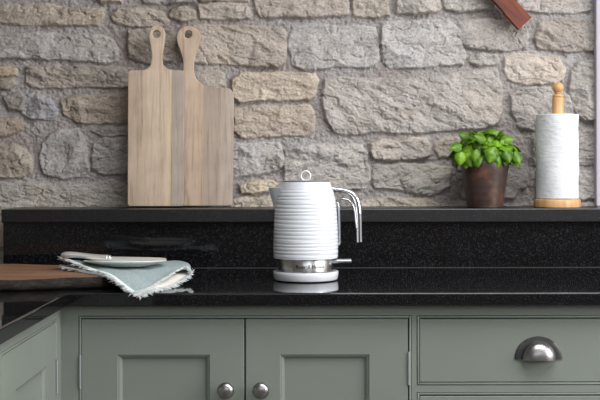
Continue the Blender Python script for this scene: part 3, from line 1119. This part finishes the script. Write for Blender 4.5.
# body: rounded horizontal ribs, each slightly wavy
keyz = [(258.9, 32.0), (252, 32.3), (240, 32.3), (225, 31.8), (210, 30.9), (200, 29.8), (193, 28.3), (188, 26.6), (184, 25.3), (181.8, 24.6), (180.9, 23.6)]
def body_r(py):
    for (a, ra), (b, rb) in zip(keyz, keyz[1:]):
        if a >= py >= b:
            t = (a - py) / (a - b)
            return ra + (rb - ra) * t
    return keyz[-1][1]
SP = 3.9
def rib_fn(r, py, a):
    wob = 0.55 * math.sin(a + py * 0.35) + 0.35 * math.sin(2 * a + py * 0.8)
    ph_ = (258.6 - py + wob * min(1, max(0, (258 - py) / 6))) / SP
    amp = 0.42 * min(1.0, max(0.0, (py - 186) / 6)) * min(1, max(0, (259 - py) / 2))
    rr_ = r + amp * (abs(math.sin(PI * ph_)) ** 0.8 - 0.6)
    return kr(rr_), kz(py)
ys = [258.9 - 0.42 * k for k in range(int((258.9 - 180.9) / 0.42) + 1)]
prof = [(28.0, 258.9)] + [(body_r(y_), y_) for y_ in ys]
bm = lathe(bmesh.new(), prof, (kx, KTY, 0), 96, rib_fn)
obj('body', bm, M['white_plastic'], ket, smooth=60)
# lid with silver rim and ring pull
bm = lathe(bmesh.new(), [(kr(24.2), kz(181.2)), (kr(24.3), kz(180.5)), (kr(23.8), kz(180.1)), (kr(22.5), kz(180.2)), (kr(22.2), kz(180.6)), (kr(15), kz(180.0)), (0, kz(179.7))], (kx, KTY, 0), 64)
lid = obj('lid', bm, M['grey_lid'], ket, smooth=True)
lid['label'] = 'low grey metal lid'
bm = torus(bmesh.new(), (kx, KTY, kz(175.1)), kr(4.7), 0.0019, 'Y')
add_box(bm, kx - 0.004, kx + 0.004, KTY - 0.003, KTY + 0.003, kz(180.3), kz(179.2), bev=0.0008)
obj('ring_pull', bm, M['ring'], lid, smooth='all')['label'] = 'upright chrome ring pull'
# spout: pointed beak on the left
bm = bmesh.new()
Z1, Z0 = kz(187.2), kz(208)
tip = kx - kr(36.6)
pts = []
for (xo, yo, z) in ((-37.4, 0.000, 187.3), (-37.0, 3.2, 187.2), (-37.0, -3.2, 187.2), (-31, 9, 186.9), (-31, -9, 186.9), (-24, 13, 186.6), (-24, -13, 186.6), (-22, 0, 186.6),
                    (-36.3, 0, 191), (-35.9, 3, 191), (-35.9, -3, 191), (-31.4, 0, 208.5), (-27, 6, 205), (-27, -6, 205), (-22, 0, 209)):
    pts.append(bm.verts.new((kx + kr(xo), KTY + kr(yo), kz(z))))
bmesh.ops.convex_hull(bm, input=pts)
bmesh.ops.bevel(bm, geom=[e for e in bm.edges if len(e.link_faces) == 2 and e.calc_face_angle(0) > 0.3], offset=0.001, segments=2, affect='EDGES')
obj('spout', bm, M['white_plastic'], ket, smooth=50)
# steel band
bm = lathe(bmesh.new(), [(kr(27.2), kz(272.1)), (kr(27.5), kz(271.8)), (kr(27.5), kz(259.2)), (kr(27.2), kz(258.7))], (kx, KTY, 0), 96)
band = obj('steel_band', bm, M['band'], ket, smooth=True)
band['label'] = 'mirror steel band below the ribs'
# maker's lettering wrapped round the band
fc = bpy.data.curves.new('lettering', 'FONT')
fc.body = 'Russell Hobbs'
fc.size = 0.0115
fc.offset = 0.0004
fc.space_character = 1.08
fc.align_x = 'CENTER'
tmp = bpy.data.objects.new('tmp', fc)
COL.objects.link(tmp)
me = bpy.data.meshes.new_from_object(tmp.evaluated_get(bpy.context.evaluated_depsgraph_get()))
bpy.data.objects.remove(tmp)
bm = bmesh.new(); bm.from_mesh(me)
bmesh.ops.triangulate(bm, faces=bm.faces)
bmesh.ops.subdivide_edges(bm, edges=[e for e in bm.edges if e.calc_length() > 0.003], cuts=1)
wid = max(v_.co.x for v_ in bm.verts) - min(v_.co.x for v_ in bm.verts)
k_ = kr(29.5) / wid
R_ = kr(27.5) + 0.00025
a0 = math.asin(4.5 / 27.5)
for v_ in bm.verts:
    a = a0 + v_.co.x * k_ / R_
    v_.co = Vector((kx + R_ * math.sin(a), KTY - R_ * math.cos(a), kz(268.0) + v_.co.y * k_))
obj('lettering', bm, M['dark_print'], band)['label'] = 'dark maker name lettering'
# chrome handle: a broad bar that arches out and drops, with a slimmer inner bar
def kp(px, py): return Vector((kx + (px - 305.75) * KS, KTY, kz(py)))
pa = catmull([kp(329, 186.5), kp(336, 188.6), kp(345, 190.2), kp(352.5, 193.8), kp(357, 201), kp(358.7, 212), kp(359.2, 226), kp(359.4, 240.5), kp(359.5, 244)], 6)
nn = len(pa)
ra = [kr(1.3 + 1.9 * min(1, i / (nn * 0.45))) for i in range(nn)]
fa = [kr(4.2)] * nn
for i, s_ in ((nn - 1, 0.45), (nn - 2, 0.72), (nn - 3, 0.9)):
    ra[i] *= s_; fa[i] *= s_
hb = obj('handle', tube(bmesh.new(), pa, ra, 20, ((0, 1, 0), fa)), M['chrome'], ket, smooth='all')
hb['label'] = 'open chrome handle'
pb = catmull([kp(333, 200.5), kp(338, 199.4), kp(344, 198.8), kp(349, 200.4), kp(352.6, 204.6), kp(354.6, 211), kp(355.6, 220), kp(356.8, 230)], 6)
obj('inner_bar', tube(bmesh.new(), pb, [kr(1.15)] * len(pb), 14, ((0, 1, 0), kr(3.4))), M['chrome'], hb, smooth='all')
# water gauge strip and switch lever
gp = catmull([kp(336.6, 202.6), kp(338.2, 204), kp(338.9, 212), kp(339.3, 226), kp(339.4, 243), kp(338.6, 246.5)], 5)
obj('water_gauge', tube(bmesh.new(), gp, kr(1.2), 12, ((0, 1, 0), kr(3.0))), M['clear_strip'], ket, smooth='all')
sw = catmull([kp(331.5, 262.6), kp(336, 262.6), kp(344, 262.6), kp(350.4, 262.6), kp(351.2, 262.6)], 3)
sr = [kr(2.2)] * len(sw); sr[-1] = kr(1.2)
obj('switch_lever', tube(bmesh.new(), sw, sr, 14, ((0, 1, 0), [kr(3.2)] * (len(sw) - 1) + [kr(2.4)])), M['hinge'], ket, smooth='all')

# ------------------------------------------------------------------ rough wooden serving board on the left
def slab():
    t = thing('serving_board', 'dark rustic wooden board with rough bark edge lying on the left worktop', 'board', (-0.6, 0.22, TOP))
    ol = [(-1.02, 0.02), (-0.80, 0.012), (-0.66, 0.028), (-0.575, 0.045), (-0.50, 0.070), (-0.440, 0.084), (-0.405, 0.112), (-0.368, 0.165), (-0.332, 0.235),
          (-0.292, 0.28), (-0.300, 0.35), (-0.34, 0.395), (-0.45, 0.412), (-0.62, 0.425), (-0.82, 0.435), (-1.02, 0.43), (-1.06, 0.25)]
    ring = [(v_.x, v_.y) for v_ in catmull([(a, b, 0) for a, b in ol + [ol[0]]], 8)][:-1]
    n = len(ring)
    cx_, cy_ = -0.66, 0.22
    rd = random.Random(4)
    nz = [rd.uniform(-1, 1) for _ in range(400)]
    def wob(i, j): return nz[(i * 7 + j * 53) % 400]
    levels = [(-0.010, 0.000), (0.001, 0.0035), (0.003, 0.009), (0.002, 0.014), (-0.002, 0.0195), (-0.008, 0.0232)]
    bm = bmesh.new()
    rings = []
    for j, (off, z) in enumerate(levels):
        row = []
        for i, (x, y) in enumerate(ring):
            dx, dy = x - cx_, y - cy_
            l = math.hypot(dx, dy)
            o_ = off + (0.0022 * wob(i, j) + 0.002 * math.sin(i * 0.9) if j > 0 else 0)
            zz = z + (0.0011 * wob(i, j + 9) if 0 < j < 5 else 0) + (0.0012 * math.sin(x * 26 + 1.0) if j >= 4 else 0)
            row.append(bm.verts.new((x + dx / l * o_, y + dy / l * o_, TOP + 0.0004 + zz)))
        rings.append(row)
    for j in range(len(rings) - 1):
        for i in range(n):
            bm.faces.new((rings[j][i], rings[j][(i + 1) % n], rings[j + 1][(i + 1) % n], rings[j + 1][i]))
    bm.faces.new(rings[0][::-1])
    edge = [v_.co.copy() for v_ in rings[-1]]
    mb = mat('bark', rough=0.85)
    vb = coords(mb, (1, 1, 3))
    fb = noise(mb, vb, 90, 5, 0.7)
    base(mb, ramp(mb, fb, [(0.35, lin(18, 13, 11)), (0.55, lin(32, 23, 19)), (0.76, lin(84, 68, 60))]))
    bump(mb, fb, 0.8, 0.004)
    obj('bark_edge', bm, mb, t, smooth='all')['label'] = 'rough dark bark edge'
    # top: concentric skin, gently uneven
    bm = bmesh.new()
    prev = [bm.verts.new(c_) for c_ in edge]
    first = prev
    for k in (0.97, 0.85, 0.6, 0.3):
        cur = []
        for c_ in edge:
            x, y = cx_ + (c_.x - cx_) * k, cy_ + (c_.y - cy_) * k
            cur.append(bm.verts.new((x, y, TOP + 0.0236 + 0.0012 * math.sin(x * 26 + 1.0) * (k if k > .9 else 0.5))))
        for i in range(n):
            bm.faces.new((prev[i], prev[(i + 1) % n], cur[(i + 1) % n], cur[i]))
        prev = cur
    bm.faces.new(prev)
    ms = mat('dark_oiled_wood', rough=0.5)
    vw = coords(ms, (3, 34, 10))
    fw = noise(ms, vw, 1.6, 6, 0.62)
    base(ms, ramp(ms, fw, [(0.28, lin(84, 58, 42)), (0.5, lin(128, 92, 68)), (0.72, lin(160, 120, 90))]))
    bump(ms, fw, 0.2, 0.001)
    obj('board_top', bm, ms, t, smooth=40)


slab()

# ------------------------------------------------------------------ napkin
def napkin():
    ZB_ = TOP + 0.0268
    topL = [  # rows back -> front, columns left -> fold
        [(-.535, .345, ZB_ + .006), (-.47, .37, ZB_ + .005), (-.38, .39, ZB_ + .005), (-.297, .385, ZB_ + .007)],
        [(-.540, .285, ZB_ + .020), (-.43, .27, ZB_ + .004), (-.36, .29, ZB_ + .004), (-.282, .335, ZB_ + .007)],
        [(-.455, .165, ZB_ + .006), (-.385, .150, ZB_ + .004), (-.33, .20, ZB_ + .002), (-.270, .275, ZB_ + .006)],
        [(-.405, .082, ZB_ + .002), (-.355, .085, ZB_ - .004), (-.312, .140, ZB_ - .004), (-.266, .240, ZB_ + .003)],
        [(-.343, -.006, TOP + .0015), (-.320, .020, TOP + .0065), (-.295, .095, TOP + .019), (-.268, .212, TOP + .031)]]
    midL = [[(-.276, .38, ZB_ + .001), (-.29, .37, ZB_ - .002)], [(-.262, .33, ZB_ + .001), (-.275, .32, ZB_ - .002)],
            [(-.256, .27, ZB_ - .001), (-.262, .255, ZB_ - .006)], [(-.2525, .240, ZB_ - .003), (-.2600, .225, ZB_ - .010)], [(-.2500, .215, TOP + .024), (-.2560, .195, TOP + .013)]]
    botL = [
        [(-.38, .38, ZB_ - .001), (-.47, .36, ZB_ - .001), (-.53, .335, ZB_)],
        [(-.36, .28, ZB_ - .002), (-.43, .26, ZB_ - .0015), (-.540, .270, ZB_ + .002)],
        [(-.325, .18, ZB_ - .010), (-.385, .135, ZB_ - .001), (-.450, .155, ZB_ - .0005)],
        [(-.300, .135, TOP + .010), (-.350, .080, TOP + .017), (-.402, .076, ZB_ - .0025)],
        [(-.278, .088, TOP + .0045), (-.305, .022, TOP + .0032), (-.330, -.012, TOP - .005)]]
    lat = [a + b + c for a, b, c in zip(topL, midL, botL)]
    nu = 9
    cols = [catmull([lat[r][c] for r in range(5)], 11) for c in range(len(lat[0]))]   # along v
    nv = len(cols[0])
    grid = [catmull([cols[c][j] for c in range(len(cols))], nu) for j in range(nv)]    # [v][u]
    rn = random.Random(9)
    bm = bmesh.new()
    V = []
    for j, row in enumerate(grid):
        r_ = []
        for i, p_ in enumerate(row):
            w = 0.0012 * math.sin(p_.x * 95 + p_.y * 60) * (1 if i < 3 * nu else 0.2)
            r_.append(bm.verts.new(p_ + Vector((0, 0, w * 0.6 + 0.0006))))
        V.append(r_)
    nu_t = len(V[0])
    for j in range(nv - 1):
        for i in range(nu_t - 1):
            bm.faces.new((V[j][i], V[j + 1][i], V[j + 1][i + 1], V[j][i + 1]))
    pos = [[v_.co.copy() for v_ in r_] for r_ in V]
    me = bpy.data.meshes.new('napkin')
    bm.normal_update()
    up_ = sum((f.normal.z for f in bm.faces if f.calc_center_median().x < -0.35 and f.index < 0), 0)
    bm.to_mesh(me); bm.free()
    # blue-grey linen with a fine weave; the reverse is cream
    mw = mat('linen', rough=0.95)
    tcw = coords(mw)
    f = noise(mw, tcw, 420, 3, 0.7)
    base(mw, ramp(mw, f, [(0.35, lin(112, 134, 138)), (0.5, lin(152, 168, 170)), (0.68, lin(192, 202, 203))]))
    bump(mw, f, 0.6, 0.0015)
    mc = mat('linen_reverse', lin(226, 222, 214), 0.95)
    bump(mc, noise(mc, coords(mc), 420, 3, 0.7), 0.4, 0.001)
    o = bpy.data.objects.new('napkin', me)
    COL.objects.link(o)
    me.materials.append(mw); me.materials.append(mc)
    for q in me.polygons: q.use_smooth = True
    so = o.modifiers.new('cloth', 'SOLIDIFY')
    so.thickness = 0.0013
    so.offset = 0
    so.material_offset = 1
    so.material_offset_rim = 1
    tag(o, 'folded pale blue linen napkin with white fringe, drooping over the worktop edge', 'napkin')
    # fringe: loose threads along every open edge
    bm = bmesh.new()
    def threads(edge, inner, count, ln, seed):
        rt = random.Random(seed)
        m_ = len(edge)
        for k in range(count):
            t = (k + rt.random()) / count * (m_ - 1)
            i = min(int(t), m_ - 2)
            fq = t - i
            a = edge[i].lerp(edge[i + 1], fq)
            b = inner[i].lerp(inner[i + 1], fq)
            tg = (edge[i + 1] - edge[i]).normalized()
            d = (a - b).normalized()
            d = (d - tg * d.dot(tg) + tg * rt.uniform(-0.45, 0.45)).normalized()
            l = ln * rt.uniform(0.6, 1.2)
            a = a - d * ln * 0.35 + Vector((0, 0, rt.uniform(0.0, 0.0014)))
            bend = Vector((rt.uniform(-1, 1), rt.uniform(-1, 1), rt.uniform(-0.9, 0.7))) * l * 0.28
            r0 = rt.uniform(0.0005, 0.0009)
            tube(bm, [a, a + d * l * 0.45 + bend * 0.4, a + d * l * 0.8 + bend * 0.9, a + d * l + bend * 1.4], [r0, r0, r0 * 0.9, r0 * 0.5], 5)
    left = [pos[j][0] for j in range(nv)]; left_i = [pos[j][2] for j in range(nv)]
    lb = [pos[j][-1] for j in range(nv)]; lb_i = [pos[j][-3] for j in range(nv)]
    e = 3 * nu + 6
    ft = [pos[-1][i] for i in range(0, e)]; ft_i = [pos[-2][i] for i in range(0, e)]
    fb = [pos[-1][i] for i in range(e - 4, nu_t)]; fb_i = [pos[-2][i] for i in range(e - 4, nu_t)]
    threads(left, left_i, 560, 0.0135, 1)
    threads(lb, lb_i, 520, 0.0125, 2)
    threads(ft, ft_i, 300, 0.0085, 3)
    threads(fb, fb_i, 420, 0.0135, 4)
    mf = mat('fringe_thread', lin(216, 222, 222), 0.95)
    fr_ = obj('fringe', bm, mf, o, smooth='all')
    tag(fr_, label='frayed white fringe', kind='stuff')


napkin()

# ------------------------------------------------------------------ plate and knife
PLX, PLY, PLZ = P(125.3, 261, 0.25).x, 0.25, TOP + 0.0336
pm_ = mat('glazed_plate', lin(222, 226, 218), 0.18)
pr = [(0.0, 0.0015), (0.046, 0.0015), (0.048, 0.0), (0.053, 0.0), (0.056, 0.0018), (0.074, 0.0062), (0.0915, 0.0112), (0.0928, 0.0122), (0.0925, 0.0134), (0.0908, 0.0138),
      (0.074, 0.0092), (0.058, 0.0052), (0.050, 0.0042), (0.0, 0.0042)]
o = recenter(obj('side_plate', lathe(bmesh.new(), pr, (PLX, PLY, PLZ), 80, cap=False), pm_, smooth=True))
o.rotation_euler = (math.radians(-2.6), 0, 0)
tag(o, 'small shallow white plate resting on the folded napkin', 'plate')


def knife():
    yk = 0.262
    q = lambda px, py, y=yk: P(px, py, y)
    k = thing('table_knife', 'silver handled table knife laid across the white plate', 'knife', q(109, 257.8))
    pth = catmull([q(61.2, 255.6), q(66, 254.9), q(75, 254.9), q(88, 256.2), q(100, 257.3), q(108, 257.9)], 6)
    n = len(pth)
    def rad(t): return 1.3 * kr(0.9 + 1.55 * math.sin(PI * min(1, t * 1.6 + 0.08)) ** 0.7 * (1 if t < 0.3 else 1) if t < 0.3 else 2.45 - 0.35 * math.sin((t - .3) / .7 * PI))
    rs = [rad(i / (n - 1)) for i in range(n)]
    rs[0] *= 0.5
    obj('handle', tube(bmesh.new(), pth, rs, 16, ((0, 1, 0), [r * 1.7 for r in rs])), M['knife'], k, smooth='all')
    bm = bmesh.new()
    pt = [q(107.3, 257.9), q(108.2, 257.9), q(109.4, 258.0), q(110.6, 258.1), q(111.4, 258.2)]
    tube(bm, pt, [kr(2.0), kr(2.9), kr(3.1), kr(2.8), kr(1.8)], 16, ((0, 1, 0), [kr(2.6), kr(3.4), kr(3.6), kr(3.3), kr(2.4)]))
    obj('bolster', bm, M['chrome'], k, smooth='all')
    pt = catmull([q(111, 258.1), q(125, 258.6), q(145, 259.2), q(158, 259.6), q(164, 259.9), q(166.4, 260.1)], 5)
    n = len(pt)
    wd = [0.0085 + 0.002 * math.sin(i / (n - 1) * PI) for i in range(n)]
    for i, s_ in ((n - 1, 0.12), (n - 2, 0.45), (n - 3, 0.65), (n - 4, 0.8)): wd[i] *= s_
    tl = Vector((0, 0.93, 0.36))
    obj('blade', tube(bmesh.new(), pt, [0.0011] * n, 10, (tl, wd)), M['blade'], k, smooth=50)


M['knife'] = mat('knife_handle', lin(218, 216, 213), 0.28, 0.7)
M['blade'] = mat('knife_blade', lin(226, 226, 222), 0.34, 0.6)
knife()

# ------------------------------------------------------------------ light
def area(name, loc, rot, sx, sy, power, col):
    l = bpy.data.lights.new(name, 'AREA')
    l.shape = 'RECTANGLE'
    l.size, l.size_y = sx, sy
    l.energy = power
    l.color = col
    o = bpy.data.objects.new(name, l)
    COL.objects.link(o)
    o.location = loc
    o.rotation_euler = rot
    return o


area('daylight_right', (2.43, -1.25, 1.68), (0, math.radians(90), 0), 1.15, 2.0, 60, (1.0, 0.985, 0.97))
area('daylight_front', (0.6, RY - 0.03, 1.87), (math.radians(90), 0, 0), 2.5, 0.8, 11, (0.97, 0.985, 1.0))
area('daylight_roof', ((SKX[0] + SKX[1]) / 2, (SKY[0] + SKY[1]) / 2, 2.56), (0, 0, 0), 1.6, 1.1, 48, (0.98, 0.99, 1.0))
wd = bpy.data.worlds.new('daylight')
scene.world = wd
wd.use_nodes = True
wd.node_tree.nodes['Background'].inputs[0].default_value = (0.85, 0.92, 1.0, 1)
wd.node_tree.nodes['Background'].inputs[1].default_value = 1.0

# ------------------------------------------------------------------ camera
cd = bpy.data.cameras.new('camera')
cam = bpy.data.objects.new('camera', cd)
COL.objects.link(cam)
cd.sensor_width = 36
cd.lens = F * 36 / 600
cd.shift_x = (300 - CX) / 600
cd.shift_y = -(200 - CY) / 600
cam.matrix_world = Matrix.Translation(CAM) @ Matrix.Rotation(PI / 2, 4, 'X') @ Matrix.Rotation(-ROLL, 4, 'Z')
scene.camera = cam
vs_ = scene.view_settings
vs_.view_transform = 'Standard'
vs_.look = 'None'
vs_.gamma = 1
vs_.use_curve_mapping = False
vs_.exposure = 0.16
scene.cycles.use_denoising = True
scene.cycles.max_bounces = 8
